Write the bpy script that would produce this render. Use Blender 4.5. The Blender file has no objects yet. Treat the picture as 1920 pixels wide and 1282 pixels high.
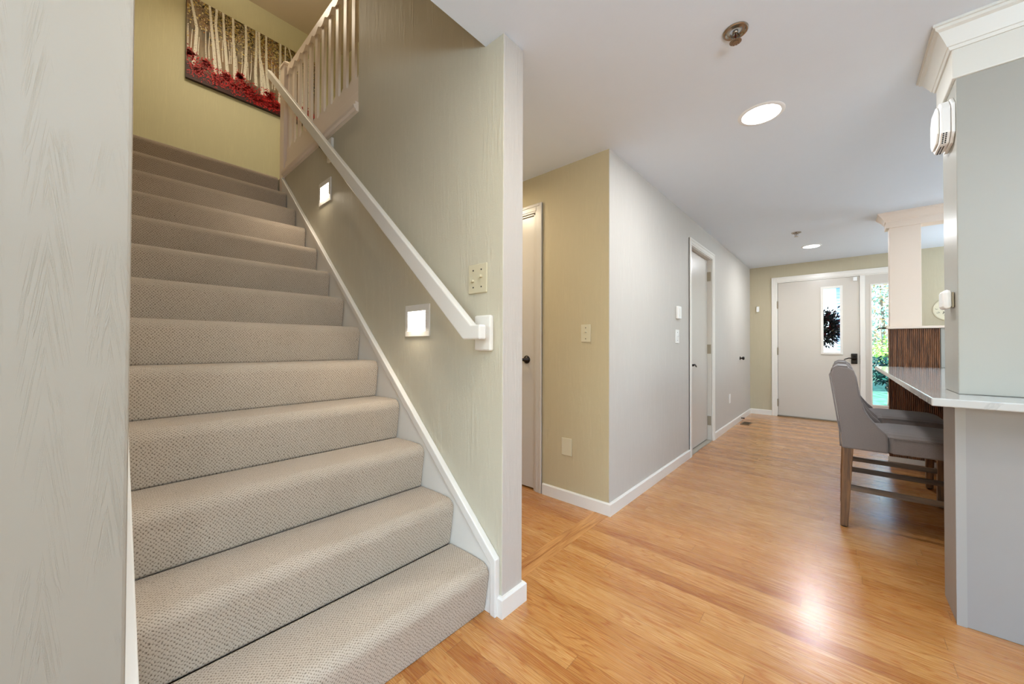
import bpy, bmesh, math, random
from mathutils import Vector, Matrix
random.seed(7)
S = bpy.context.scene
COL = S.collection
PI = math.pi

# ------------------------------------------------------------------ camera
FPX = 692.57
yaw, pit, rol = math.radians(41.702), math.radians(0.609), math.radians(0.193)
F = Vector((-math.sin(yaw)*math.cos(pit), math.cos(yaw)*math.cos(pit), math.sin(pit)))
R0 = Vector((math.cos(yaw), math.sin(yaw), 0)); U0 = R0.cross(F)
R = R0*math.cos(rol) + U0*math.sin(rol); U = U0*math.cos(rol) - R0*math.sin(rol)
cam = bpy.data.cameras.new('camera'); cam.sensor_width = 36; cam.lens = FPX/1920*36
cam.clip_start = 0.02; cam.clip_end = 300
co = bpy.data.objects.new('camera', cam); COL.objects.link(co)
M = Matrix.Identity(4)
for i in range(3):
    M[i][0] = R[i]; M[i][1] = U[i]; M[i][2] = -F[i]
M[2][3] = 1.1197
co.matrix_world = M
S.camera = co

# ------------------------------------------------------------------ colour management, world, big lights
S.view_settings.view_transform = 'Standard'
try: S.view_settings.look = 'None'
except Exception: pass
S.view_settings.gamma = 1
S.view_settings.exposure = 0.24
S.view_settings.use_curve_mapping = False
S.cycles.use_denoising = True
S.cycles.max_bounces = 10
S.cycles.diffuse_bounces = 6
S.cycles.sample_clamp_indirect = 6

w = bpy.data.worlds.new('world'); S.world = w; w.use_nodes = True
nt = w.node_tree; nt.nodes.clear()
sk = nt.nodes.new('ShaderNodeTexSky')
try:
    sk.sky_type = 'NISHITA'; sk.sun_disc = False; sk.sun_elevation = math.radians(38); sk.sun_rotation = math.radians(200)
except Exception: pass
bg = nt.nodes.new('ShaderNodeBackground'); bg.inputs[1].default_value = 0.7
wo = nt.nodes.new('ShaderNodeOutputWorld')
nt.links.new(sk.outputs[0], bg.inputs[0]); nt.links.new(bg.outputs[0], wo.inputs[0])

def srgb(r, g, b):
    f = lambda c: (c/255/12.92) if c/255 <= .04045 else ((c/255+.055)/1.055)**2.4
    return (f(r), f(g), f(b), 1)

def area(name, loc, direction, sx, sy, power, color, shape='RECTANGLE', spread=None):
    l = bpy.data.lights.new(name, 'AREA'); l.shape = shape; l.size = sx
    if shape in ('RECTANGLE', 'ELLIPSE'): l.size_y = sy
    l.energy = power; l.color = color
    if spread: l.spread = spread
    o = bpy.data.objects.new(name, l); COL.objects.link(o); o.location = loc
    o.rotation_euler = Vector(direction).to_track_quat('-Z', 'Y').to_euler()
    return o
DAY = (0.68, 0.84, 1.0); WARM = (1.0, 0.80, 0.52); LED = (0.95, 0.97, 1.0)
sun = bpy.data.lights.new('sun', 'SUN'); sun.energy = 13.0; sun.angle = 0.01; sun.color = (1, .95, .86)
so = bpy.data.objects.new('sun', sun); COL.objects.link(so)
so.rotation_euler = Vector((0.75, 0.35, -0.62)).to_track_quat('-Z', 'Y').to_euler()
# daylight entering through the big windows of the room (behind and to the right of the camera)
area('daylight_back_window', (0.9, -4.13, 1.35), (0, 1, 0.45), 3.6, 1.9, 26, DAY)
area('daylight_kitchen_window', (4.95, 3.9, 1.45), (-1, 0, 0.35), 2.4, 1.5, 23, DAY)
area('daylight_side_window', (4.95, -0.9, 1.35), (-1, 0, 0.45), 2.8, 1.8, 20, DAY)
# unseen upward area lights added to brighten the room, kitchen and entry ceilings
area('room_ceiling_fill', (1.5, -0.7, 1.3), (0, 0, 1), 1.2, 1.2, 128, (0.62, 0.82, 1.0))
area('kitchen_ceiling_fill', (2.4, 4.6, 1.9), (-.1, 0, 1), 1.6, .5, 44, (0.70, 0.86, 1.0))
area('entry_ceiling_fill', (1.9, 6.4, 1.5), (-.35, 0, 1), .6, .6, 20, (0.72, 0.87, 1.0))
area('upstairs_lamp_glow', (-4.0, 0.75, 4.72), (0, 0, 1), .5, .5, 9, (1.0, .88, .70), 'DISK')
# warm lamps out of view: upstairs hall and the passage behind the stair wall
area('upstairs_ceiling_lamp', (-4.0, 0.75, 4.7), (0, 0, -1), .5, .5, 10.5, (1.0, .87, .66), 'DISK')
sp = bpy.data.lights.new('stairwell_spot', 'SPOT'); sp.energy = 50; sp.color = (1.0, .90, .74); sp.spot_size = math.radians(46); sp.spot_blend = .8; sp.shadow_soft_size = .06
spo = bpy.data.objects.new('stairwell_spot', sp); COL.objects.link(spo); spo.location = (-1.95, .5, 5.10)
area('upstairs_hall_lamp', (-2.6, 1.7, 5.08), (0, 0, -1), .5, .5, 4, (1.0, .88, .70), 'DISK')
area('passage_lamp', (-2.3, 1.75, 2.38), (0, 0, -1), .3, .3, 10, (1.0, .84, .60), 'DISK')

# ------------------------------------------------------------------ node helpers
class NT:
    def __init__(s, name):
        s.m = bpy.data.materials.new(name); s.m.use_nodes = True
        s.t = s.m.node_tree; s.t.nodes.clear()
        s.out = s.t.nodes.new('ShaderNodeOutputMaterial')
        s.b = s.t.nodes.new('ShaderNodeBsdfPrincipled')
        s.t.links.new(s.b.outputs[0], s.out.inputs[0])
    def n(s, typ, **kw):
        x = s.t.nodes.new('ShaderNode'+typ)
        for k, v in kw.items(): setattr(x, k, v)
        return x
    def l(s, a, b): s.t.links.new(a, b)
    def val(s, sock, v):
        if hasattr(v, 'is_linked') or hasattr(v, 'links'): s.l(v, sock)
        else: sock.default_value = v
    def math(s, op, a, b=0.0, c=None, clamp=False):
        x = s.n('Math', operation=op); x.use_clamp = clamp
        s.val(x.inputs[0], a); s.val(x.inputs[1], b)
        if c is not None: s.val(x.inputs[2], c)
        return x.outputs[0]
    def coords(s):
        tc = s.n('TexCoord'); sep = s.n('SeparateXYZ'); s.l(tc.outputs['Object'], sep.inputs[0])
        return tc.outputs['Object'], sep.outputs[0], sep.outputs[1], sep.outputs[2]
    def comb(s, x, y, z):
        c = s.n('CombineXYZ'); s.val(c.inputs[0], x); s.val(c.inputs[1], y); s.val(c.inputs[2], z); return c.outputs[0]
    def mapping(s, v, scale=(1, 1, 1), loc=(0, 0, 0), rot=(0, 0, 0)):
        m = s.n('Mapping'); s.l(v, m.inputs[0]); m.inputs['Scale'].default_value = scale
        m.inputs['Location'].default_value = loc; m.inputs['Rotation'].default_value = rot; return m.outputs[0]
    def noise(s, v, scale=5, detail=2, rough=.5, dist=0.0):
        x = s.n('TexNoise'); s.l(v, x.inputs['Vector']); x.inputs['Scale'].default_value = scale
        x.inputs['Detail'].default_value = detail; x.inputs['Roughness'].default_value = rough
        x.inputs['Distortion'].default_value = dist; return x.outputs[0]
    def ramp(s, f, stops):
        r = s.n('ValToRGB'); s.l(f, r.inputs[0]); e = r.color_ramp.elements
        while len(e) < len(stops): e.new(.5)
        for i, (p, c) in enumerate(stops): e[i].position = p; e[i].color = c
        return r.outputs[0]
    def mix(s, f, a, b, mode='MIX'):
        x = s.n('Mix', data_type='RGBA', blend_type=mode)
        s.val(x.inputs[0], f); s.val(x.inputs[6], a); s.val(x.inputs[7], b); return x.outputs[2]
    def bump(s, h, strength=.3, dist=.01):
        x = s.n('Bump'); x.inputs['Strength'].default_value = strength; x.inputs['Distance'].default_value = dist
        s.l(h, x.inputs['Height']); s.l(x.outputs[0], s.b.inputs['Normal']); return x
    def set(s, **kw):
        for k, v in kw.items():
            key = {'color': 'Base Color', 'rough': 'Roughness', 'metal': 'Metallic', 'coat': 'Coat Weight', 'coatr': 'Coat Roughness',
                   'sheen': 'Sheen Weight', 'spec': 'Specular IOR Level', 'em': 'Emission Color', 'ems': 'Emission Strength',
                   'trans': 'Transmission Weight', 'ior': 'IOR', 'alpha': 'Alpha'}[k]
            s.val(s.b.inputs[key], v)
        return s

def plain(name, c, rough=.5, metal=0, spec=.5, bumpscale=None, bstr=.05, var=.05):
    t = NT(name); o, x, y, z = t.coords()
    n = t.noise(o, 9, 3)
    c2 = tuple(v*(1-var) for v in c[:3])+(1,)
    t.set(color=t.mix(n, c, c2), rough=rough, metal=metal, spec=spec)
    if bumpscale: t.bump(t.noise(o, bumpscale, 2), bstr, .004)
    return t.m

def emis(name, c, s):
    t = NT(name); t.set(color=(0.02, .02, .02, 1), em=c, ems=s); return t.m

def streak_wall(name, c, strength=.25, deep=.88, rough=.55):
    """painted wall with vertical comb-drag texture"""
    t = NT(name); o, x, y, z = t.coords()
    h = t.math('ADD', x, y)
    v = t.comb(t.math('MULTIPLY', h, 75.0), t.math('MULTIPLY', z, 6.5), 0.0)
    a = t.noise(v, 1.0, 3, .6, .35)
    v2 = t.comb(t.math('MULTIPLY', h, 22.0), t.math('MULTIPLY', z, 2.2), 3.0)
    m = t.noise(v2, 1.0, 2, .5)
    ridge = t.ramp(a, [(.42, (0, 0, 0, 1)), (.62, (1, 1, 1, 1))])
    hh = t.mix(t.ramp(m, [(.4, (0.15, .15, .15, 1)), (.62, (1, 1, 1, 1))]), (0, 0, 0, 1), ridge)
    dk = tuple(k*deep for k in c[:3])+(1,)
    lt = tuple(min(1, k*1.035) for k in c[:3])+(1,)
    t.set(color=t.mix(hh, c, lt), rough=rough, spec=.3)
    fine = t.noise(o, 160, 2)
    t.bump(t.math('ADD', hh, t.math('MULTIPLY', fine, .25)), strength, .004)
    return t.m

def plaster_wall(name, c):
    """thick brushed plaster with feathered ridges"""
    t = NT(name); o, x, y, z = t.coords()
    h = t.math('ADD', x, y)
    col = t.math('MULTIPLY', h, 13.0)
    tri = t.math('ABSOLUTE', t.math('SUBTRACT', t.math('FRACT', col), .5))      # 0 centre of a band
    wob = t.noise(t.mapping(o, (5, 5, 4)), 1, 2)
    zz = t.math('ADD', t.math('MULTIPLY', z, 24.0), t.math('MULTIPLY', tri, 15.0))
    v = t.comb(t.math('ADD', t.math('MULTIPLY', h, 20.0), t.math('MULTIPLY', wob, 3.5)), zz, 0.0)
    a = t.noise(v, 1.0, 3, .55, .8)
    ridge = t.ramp(a, [(.50, (0, 0, 0, 1)), (.56, (1, 1, 1, 1)), (.60, (.25, .25, .25, 1)), (.7, (0, 0, 0, 1))])
    msk = t.ramp(t.noise(t.mapping(o, (9, 9, 5)), 1, 2), [(.44, (0, 0, 0, 1)), (.62, (1, 1, 1, 1))])
    msk2 = t.ramp(tri, [(.22, (1, 1, 1, 1)), (.42, (0, 0, 0, 1))])
    hh = t.math('MULTIPLY', t.math('MULTIPLY', ridge, msk), msk2)
    t.set(color=c, rough=.42, spec=.4)
    t.bump(t.math('ADD', hh, t.math('MULTIPLY', t.noise(o, 25, 2), .35)), .40, .004)
    return t.m

WHITE = plain('white_trim_paint', srgb(232, 228, 220), .3, var=.02)
WHITEP = plain('white_door_paint', srgb(204, 197, 187), .28, var=.02)
CEIL = plain('ceiling_paint', srgb(225, 234, 243), .8, spec=.2, bumpscale=90, bstr=.08, var=.02)
CEILUP = plain('upstairs_ceiling_paint', srgb(222, 208, 186), .85, spec=.1, var=.03)
WSTAIR = streak_wall('stair_wall_paint', srgb(200, 193, 172), .30)
WHALL = streak_wall('hall_wall_paint', srgb(198, 193, 185), .28)
WPASS = streak_wall('passage_wall_paint', srgb(192, 177, 143), .28)
WFAR = streak_wall('entry_wall_paint', srgb(188, 178, 152), .28)
WUP = streak_wall('upstairs_wall_paint', srgb(218, 214, 178), .12)
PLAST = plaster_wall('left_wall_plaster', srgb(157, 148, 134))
ENDP = streak_wall('wall_end_paint', srgb(194, 185, 175), .3)
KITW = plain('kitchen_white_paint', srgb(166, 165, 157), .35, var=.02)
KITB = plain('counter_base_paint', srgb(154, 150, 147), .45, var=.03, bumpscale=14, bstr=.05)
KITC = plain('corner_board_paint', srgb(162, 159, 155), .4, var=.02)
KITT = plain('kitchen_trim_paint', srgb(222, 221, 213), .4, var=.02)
CREAM = plain('cream_column_paint', srgb(240, 224, 208), .4, var=.01)
IVORY = plain('ivory_plastic', srgb(208, 198, 168), .35, var=.02)
WPLAS = plain('white_plastic', srgb(238, 238, 236), .3, var=.01)
BLACK = plain('dark_bronze_metal', srgb(44, 38, 34), .35, .7)
BLK = plain('black_hole', srgb(14, 13, 12), .7)
CHROME = plain('brushed_nickel', srgb(170, 162, 150), .25, 1.0)
BRASSY = plain('aged_hinge_metal', srgb(150, 138, 120), .4, .8)

def wood_floor():
    t = NT('oak_strip_floor'); o, x, y, z = t.coords()
    W, L = .078, 1.45
    row = t.math('FLOOR', t.math('DIVIDE', y, W))
    wn = t.n('TexWhiteNoise', noise_dimensions='1D'); t.l(row, wn.inputs['W'])
    xo = t.math('ADD', t.math('DIVIDE', x, L), t.math('MULTIPLY', wn.outputs[0], 7.3))
    cl = t.math('FLOOR', xo)
    wn2 = t.n('TexWhiteNoise', noise_dimensions='2D'); t.l(t.comb(row, cl, 0.0), wn2.inputs['Vector'])
    rnd = wn2.outputs[0]; rcol = wn2.outputs[1]
    sp = t.n('SeparateXYZ'); t.l(rcol, sp.inputs[0]); r2 = sp.outputs[1]; r3 = sp.outputs[2]
    # growth ring figure: stretched distorted bands
    off = t.math('MULTIPLY', rnd, 41.0)
    v = t.comb(t.math('ADD', t.math('MULTIPLY', x, 1.6), off), t.math('MULTIPLY', y, 16.0), t.math('MULTIPLY', r2, 19.0))
    base = t.noise(v, 1.0, 2, .5, .25)
    rings = t.math('FRACT', t.math('MULTIPLY', base, t.math('ADD', 6.0, t.math('MULTIPLY', r3, 14.0))))
    rng = t.ramp(rings, [(0, (0, 0, 0, 1)), (.25, (.75, .75, .75, 1)), (.8, (1, 1, 1, 1)), (1, (.15, .15, .15, 1))])
    v2 = t.comb(t.math('ADD', t.math('MULTIPLY', x, 9.0), off), t.math('MULTIPLY', y, 420.0), 0.0)
    pores = t.noise(v2, 1.0, 3, .6)
    tone = t.ramp(rnd, [(0, srgb(172, 112, 52)), (.09, srgb(184, 126, 62)), (.35, srgb(198, 143, 78)), (.72, srgb(214, 166, 102)), (1, srgb(188, 132, 68))])
    dark = t.mix(1.0, tone, srgb(206, 164, 124), 'MULTIPLY')
    c = t.mix(rng, dark, tone)
    c = t.mix(t.ramp(pores, [(.35, (.55, .55, .55, 1)), (.6, (0, 0, 0, 1))]), c, dark)
    big = t.noise(o, 1.7, 2)
    c = t.mix(t.math('MULTIPLY', big, .25), c, srgb(196, 134, 74))
    # seams
    fy = t.math('FRACT', t.math('DIVIDE', y, W)); fx = t.math('FRACT', xo)
    ey = t.math('MINIMUM', fy, t.math('SUBTRACT', 1.0, fy))
    ex = t.math('MINIMUM', fx, t.math('SUBTRACT', 1.0, fx))
    sy = t.math('LESS_THAN', ey, .012); sx = t.math('LESS_THAN', ex, .0009)
    seam = t.math('MAXIMUM', sy, sx)
    c = t.mix(t.math('MULTIPLY', seam, .45), c, srgb(96, 56, 26))
    t.set(color=c, rough=t.math('ADD', .21, t.math('MULTIPLY', pores, .12)), coat=.65, coatr=.24, spec=.5)
    hh = t.math('SUBTRACT', t.math('MULTIPLY', t.noise(t.mapping(o, (5, 14, 1)), 1, 3), 1.2), t.math('MULTIPLY', seam, .3))
    hh = t.math('ADD', hh, t.math('MULTIPLY', pores, .06))
    t.bump(hh, .16, .01)
    return t.m
FLOOR = wood_floor()

def wood(name, c1, c2, axis='Z', sc=1.0, rough=.5):
    t = NT(name); o, x, y, z = t.coords()
    k = {'X': (3, 40, 40), 'Y': (40, 3, 40), 'Z': (40, 40, 3)}[axis]
    n = t.noise(t.mapping(o, tuple(q*sc for q in k)), 1, 4, .6, .6)
    f = t.noise(t.mapping(o, tuple(q*sc*4 for q in k)), 1, 2)
    f2 = t.math('ADD', t.math('MULTIPLY', n, .75), t.math('MULTIPLY', f, .25))
    t.set(color=t.ramp(f2, [(.35, c2), (.62, c1)]), rough=rough)
    t.bump(f2, .2, .002)
    return t.m
BORDER = wood('oak_border_board', srgb(206, 150, 90), srgb(150, 92, 46), 'Y', rough=.25)
LEGW = wood('weathered_oak_legs', srgb(140, 98, 58), srgb(78, 52, 32), 'Z')
STRW = wood('weathered_oak_stretchers', srgb(112, 88, 64), srgb(66, 50, 38), 'X')
FLUTE = wood('walnut_tambour', srgb(148, 98, 64), srgb(62, 36, 24), 'Z', 1.2, .45)

def carpet():
    t = NT('woven_loop_carpet'); o, x, y, z = t.coords()
    b = t.math('SUBTRACT', z, x)
    wob = t.math('MULTIPLY', t.noise(o, 55, 3), .020)
    wob2 = t.math('MULTIPLY', t.noise(t.mapping(o, (1, 1, 1), (3, 5, 7)), 70, 2), .014)
    k = PI/.0118
    p = t.math('ABSOLUTE', t.math('SINE', t.math('MULTIPLY', t.math('ADD', t.math('ADD', y, b), wob), k)))
    q = t.math('ABSOLUTE', t.math('SINE', t.math('MULTIPLY', t.math('ADD', t.math('SUBTRACT', y, b), wob2), k)))
    dots = t.math('MULTIPLY', t.math('ADD', p, q), .5)
    tuft = t.noise(o, 420, 3, .75)
    hgt = t.math('ADD', t.math('MULTIPLY', t.math('POWER', dots, .8), .8), t.math('MULTIPLY', tuft, .95))
    big = t.noise(t.mapping(o, (3, 6, 6)), 1, 3)
    c = t.ramp(hgt, [(.46, srgb(74, 62, 52)), (.76, srgb(142, 127, 112)), (1.0, srgb(202, 187, 168))])
    c = t.mix(t.math('MULTIPLY', big, .25), c, srgb(132, 114, 94))
    t.set(color=c, rough=1.0, sheen=.15, spec=0.0)
    t.bump(hgt, .45, .004)
    return t.m
CARPET = carpet()

def fabric():
    t = NT('grey_linen_upholstery'); o, x, y, z = t.coords()
    n = t.noise(o, 260, 2, .7); b = t.noise(o, 5, 2)
    c = t.mix(n, srgb(115, 107, 104), srgb(140, 132, 129))
    t.set(color=t.mix(t.math('MULTIPLY', b, .3), c, srgb(104, 94, 92)), rough=.85, sheen=.3, spec=.15)
    t.bump(t.math('ADD', n, t.math('MULTIPLY', b, 2.0)), .15, .004)
    return t.m
FABRIC = fabric()

def quartz():
    t = NT('white_quartz'); o, x, y, z = t.coords()
    n = t.noise(o, 3.0, 5, .6, 1.2)
    v = t.ramp(n, [(.47, srgb(190, 190, 187)), (.495, srgb(176, 176, 174)), (.52, srgb(192, 192, 189))])
    t.set(color=v, rough=.12, spec=.5, coat=.3); return t.m
QUARTZ = quartz()

def glass_mat():
    t = NT('window_glass')
    t.set(color=(.86, .96, 1, 1), rough=0.0, trans=1.0, ior=1.02, spec=.3)
    return t.m
GLASS = glass_mat()

# ------------------------------------------------------------------ mesh helpers
def mesh_obj(name, bm, mats, parent=None, bevel=0, smooth=False, seg=2):
    bmesh.ops.recalc_face_normals(bm, faces=bm.faces)
    me = bpy.data.meshes.new(name); bm.to_mesh(me); bm.free()
    for m in (mats if isinstance(mats, (list, tuple)) else [mats]): me.materials.append(m)
    if smooth:
        for p in me.polygons: p.use_smooth = True
    o = bpy.data.objects.new(name, me); COL.objects.link(o)
    if parent is not None: o.parent = parent
    if bevel:
        b = o.modifiers.new('bevel', 'BEVEL'); b.width = bevel; b.segments = seg; b.limit_method = 'ANGLE'; b.angle_limit = math.radians(40)
        b.harden_normals = False
    return o
def B(bm, x0, x1, y0, y1, z0, z1, mi=0):
    vs = [bm.verts.new((x, y, z)) for x in (x0, x1) for y in (y0, y1) for z in (z0, z1)]
    for f in ((0, 1, 3, 2), (4, 6, 7, 5), (0, 4, 5, 1), (2, 3, 7, 6), (0, 2, 6, 4), (1, 5, 7, 3)):
        fc = bm.faces.new([vs[i] for i in f]); fc.material_index = mi
    return vs
def box(name, x0, x1, y0, y1, z0, z1, mat, parent=None, bevel=0):
    bm = bmesh.new(); B(bm, x0, x1, y0, y1, z0, z1); return mesh_obj(name, bm, mat, parent, bevel)
def boxes(name, L, mat, parent=None, bevel=0):
    bm = bmesh.new()
    for b in L: B(bm, *b)
    return mesh_obj(name, bm, mat, parent, bevel)
def P(bm, pts, axis, a, b, mi=0):
    """extrude polygon (2D pts) along axis; 'Y': pts are (x,z); 'X': (y,z); 'Z': (x,y)"""
    def mk(p, t):
        return {'Y': (p[0], t, p[1]), 'X': (t, p[0], p[1]), 'Z': (p[0], p[1], t)}[axis]
    A = [bm.verts.new(mk(p, a)) for p in pts]; Bv = [bm.verts.new(mk(p, b)) for p in pts]
    f1 = bm.faces.new(A); f2 = bm.faces.new(Bv[::-1]); f1.material_index = f2.material_index = mi
    n = len(pts)
    for i in range(n):
        f = bm.faces.new([A[i], Bv[i], Bv[(i+1) % n], A[(i+1) % n]]); f.material_index = mi
def prism(name, pts, axis, a, b, mat, parent=None, bevel=0, smooth=False):
    bm = bmesh.new(); P(bm, pts, axis, a, b); return mesh_obj(name, bm, mat, parent, bevel, smooth)
def LATHE(bm, prof, c, axis='Z', seg=32, mi=0):
    """prof: list (r, h); axis direction of h; c origin"""
    ax = {'X': (Vector((0, 1, 0)), Vector((0, 0, 1)), Vector((1, 0, 0))), 'Y': (Vector((0, 0, 1)), Vector((1, 0, 0)), Vector((0, 1, 0))), 'Z': (Vector((1, 0, 0)), Vector((0, 1, 0)), Vector((0, 0, 1)))}[axis]
    c = Vector(c); rings = []
    for r, h in prof:
        if r < 1e-6: rings.append([bm.verts.new(c+ax[2]*h)])
        else: rings.append([bm.verts.new(c+ax[2]*h+(ax[0]*math.cos(2*PI*i/seg)+ax[1]*math.sin(2*PI*i/seg))*r) for i in range(seg)])
    for a, b in zip(rings, rings[1:]):
        for i in range(seg):
            j = (i+1) % seg
            if len(a) == 1 and len(b) == 1: continue
            if len(a) == 1: f = bm.faces.new([a[0], b[i], b[j]])
            elif len(b) == 1: f = bm.faces.new([a[i], b[0], a[j]])
            else: f = bm.faces.new([a[i], b[i], b[j], a[j]])
            f.material_index = mi
def lathe(name, prof, c, axis, mat, parent=None, seg=32, smooth=True):
    bm = bmesh.new(); LATHE(bm, prof, c, axis, seg)
    o = mesh_obj(name, bm, mat, parent, smooth=smooth)
    if smooth:
        m = o.modifiers.new('ws', 'EDGE_SPLIT'); m.split_angle = math.radians(40)
    return o
def TUBE(bm, pts, r, seg=8, mi=0):
    pts = [Vector(p) for p in pts]; prev = None; rings = []
    for i, p in enumerate(pts):
        d = (pts[min(i+1, len(pts)-1)]-pts[max(i-1, 0)]).normalized()
        up = Vector((0, 0, 1)) if abs(d.z) < .9 else Vector((1, 0, 0))
        a = d.cross(up).normalized(); b = a.cross(d)
        rr = r[i] if isinstance(r, (list, tuple)) else r
        rings.append([bm.verts.new(p+(a*math.cos(2*PI*k/seg)+b*math.sin(2*PI*k/seg))*rr) for k in range(seg)])
    for a, b in zip(rings, rings[1:]):
        for k in range(seg): bm.faces.new([a[k], b[k], b[(k+1) % seg], a[(k+1) % seg]]).material_index = mi
    bm.faces.new(rings[0][::-1]).material_index = mi; bm.faces.new(rings[-1]).material_index = mi
def tube(name, pts, r, mat, parent=None, seg=10, smooth=True):
    bm = bmesh.new(); TUBE(bm, pts, r, seg); return mesh_obj(name, bm, mat, parent, smooth=smooth)
def thing(name, label, cat, loc=(0, 0, 0), group=None, kind=None):
    o = bpy.data.objects.new(name, None); COL.objects.link(o); o.location = loc; o.empty_display_size = .1
    o['label'] = label; o['category'] = cat
    if group: o['group'] = group
    if kind: o['kind'] = kind
    return o
def tag(o, label, cat, group=None, kind=None):
    o['label'] = label; o['category'] = cat
    if group: o['group'] = group
    if kind: o['kind'] = kind
    return o
def struct(o, label=None, cat=None):
    o['kind'] = 'structure'
    if label: o['label'] = label
    if cat: o['category'] = cat
    return o
def empty_struct(name, label, cat):
    o = bpy.data.objects.new(name, None); COL.objects.link(o); return struct(o, label, cat)

# ------------------------------------------------------------------ key dimensions
CZ = 2.44; XH = -1.15; YP = 2.2626; YF = 7.3446; YW = 1.126; TW = .128; XP = -1.0543; XO = -1.1668; UZ = 2.683; UC = 5.14; XE = -5.14
YL = 0.043; XR = 5.0; YB = -4.2; BH = .083; BT = .0152

# ------------------------------------------------------------------ floor, ceilings
struct(box('floor', -5.3, XR, YB, YF+.12, -.1, 0, FLOOR), 'glossy honey oak strip floor running through the hall', 'floor')
struct(boxes('ceiling', [(XO, XR+.12, YB-.12, YF+.12, CZ, UZ-.003), (-5.3, XO, YW+TW, YF+.12, CZ, UZ-.003), (-5.3, XO, YB-.12, -.1, CZ, UZ-.003)], CEIL),
       'flat white hall ceiling', 'ceiling')
struct(box('ceiling_upstairs', -5.3, XO+.12, -.2, 2.4, UC, UC+.1, CEILUP), 'tan upstairs ceiling above the stairwell', 'ceiling')
struct(boxes('trim_1', [(-1.252, -1.203, YW+TW-.02, YP, 0, .0012), (-1.201, -1.152, YW+TW-.02, YP, 0, .0012)], BORDER),
       'two oak border boards crossing the passage opening', 'floor trim')

# ------------------------------------------------------------------ walls
# plastered wall on the left; its end carries on as the side wall of the room behind the camera
bm = bmesh.new()
P(bm, [(-5.26, YL), (XP, YL), (XP, YB), (XP-.14, YB), (XP-.14, YL-.14), (-5.26, YL-.14)], 'Z', 0, CZ)
P(bm, [(-5.26, YL), (XO, YL), (XO, YL-.14), (-5.26, YL-.14)], 'Z', CZ, UC)
struct(mesh_obj('wall_left', bm, PLAST, bevel=.006), 'pale plastered wall with feathered ridges at the left edge', 'wall')
# stair wall with the hand rail; full height towards the hall, only up to the upstairs floor under the guard
bm = bmesh.new()
P(bm, [(-5.14, 0), (XP, 0), (XP, CZ), (XO-.0005, CZ), (XO-.0005, UC), (-2.369, UC), (-2.369, UZ), (-5.14, UZ)], 'Y', YW, YW+TW)
me_sw = mesh_obj('wall_stair', bm, [WSTAIR, ENDP], bevel=.004)
for p in me_sw.data.polygons:
    if p.normal.x > .9 and p.center.x > XP-.01: p.material_index = 1
struct(me_sw, 'beige combed wall beside the stairs, ending in a narrow pale edge', 'wall')
struct(box('wall_back', XE-.12, XE, -.2, 2.4, 0, UC, WUP), 'yellow-green upstairs wall behind the painting', 'wall')
struct(box('wall_upstairs', XE, XO, YP, YP+.12, UZ, UC, WUP), 'yellow upstairs hall wall seen through the guard rail', 'wall')
struct(box('wall_upstairs_right', XO, XO+.12, YL-.14, YP+.12, UZ, UC, WUP), 'wall closing the stairwell above the hall ceiling', 'wall')
# passage wall (faces the camera) with a door opening
PD0, PD1, DH = -2.62, -1.776, 2.155
struct(boxes('wall_passage', [(PD1, XH-.003, YP, YP+.12, 0, CZ), (-3.3, PD0, YP, YP+.12, 0, CZ), (PD0, PD1, YP, YP+.12, DH, CZ)], WPASS),
       'warm beige wall of the passage facing the camera', 'wall')
struct(box('wall_passage_end', -3.42, -3.3, YW+TW, YP+.12, 0, CZ, WPASS), 'end wall of the short passage', 'wall')
# hall wall with a door opening and a flush closet panel
HD0, HD1 = 4.045, 4.862; HDH = 2.165
bm = bmesh.new()
B(bm, XH-.0028, XH, YP, YP+.12, 0, CZ); B(bm, XH-.12, XH, YP+.1202, HD0, 0, CZ); B(bm, XH-.12, XH, HD1, YF, 0, CZ); B(bm, XH-.12, XH, HD0, HD1, HDH, CZ)
struct(mesh_obj('wall_hall', bm, WHALL), 'long off-white hall wall with combed texture', 'wall')
# entry wall at the far end of the hall
FX0, FX1, FZ = -.775, .545, 2.165
struct(boxes('wall_far', [(XH-.12, FX0, YF, YF+.12, 0, CZ), (FX1, XR, YF, YF+.12, 0, CZ), (FX0, FX1, YF, YF+.12, FZ, CZ)], WFAR),
       'beige entry wall around the front door', 'wall')
struct(boxes('wall_closet', [(-3.42, -3.3, YP+.12, YF+.12, 0, CZ), (-3.3, XH-.12, YF, YF+.12, 0, CZ)], WHALL), 'walls of the closed rooms behind the passage and hall doors', 'wall')
def wall_with_window(name, axis, at, lo, hi, w0, w1, z0, z1, mat, lab):
    L = []
    for a, b, c, d in ((lo, w0[0] if isinstance(w0, tuple) else w0, 0, CZ), ):
        pass
    wins = w0
    cur = lo
    for (a, b, c, d) in wins:
        L.append((cur, a, 0, CZ)); L.append((a, b, 0, c)); L.append((a, b, d, CZ)); cur = b
    L.append((cur, hi, 0, CZ))
    if axis == 'X': bx = [(at, at+.12, a, b, c, d) for a, b, c, d in L]
    else: bx = [(a, b, at-.12, at, c, d) for a, b, c, d in L]
    return struct(boxes(name, bx, mat), lab, 'wall')
wall_with_window('wall_right', 'X', XR, YB, YF, [(-2.3, .5, .45, 2.25), (2.7, 5.1, .7, 2.2)], 0, 0, 0, WHALL, 'right wall of the open room with two windows')
wall_with_window('wall_front', 'Y', YB, XP-.14, XR, [(-.9, 2.7, .4, 2.3)], 0, 0, 0, WHALL, 'wall behind the camera with a wide window')
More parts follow.
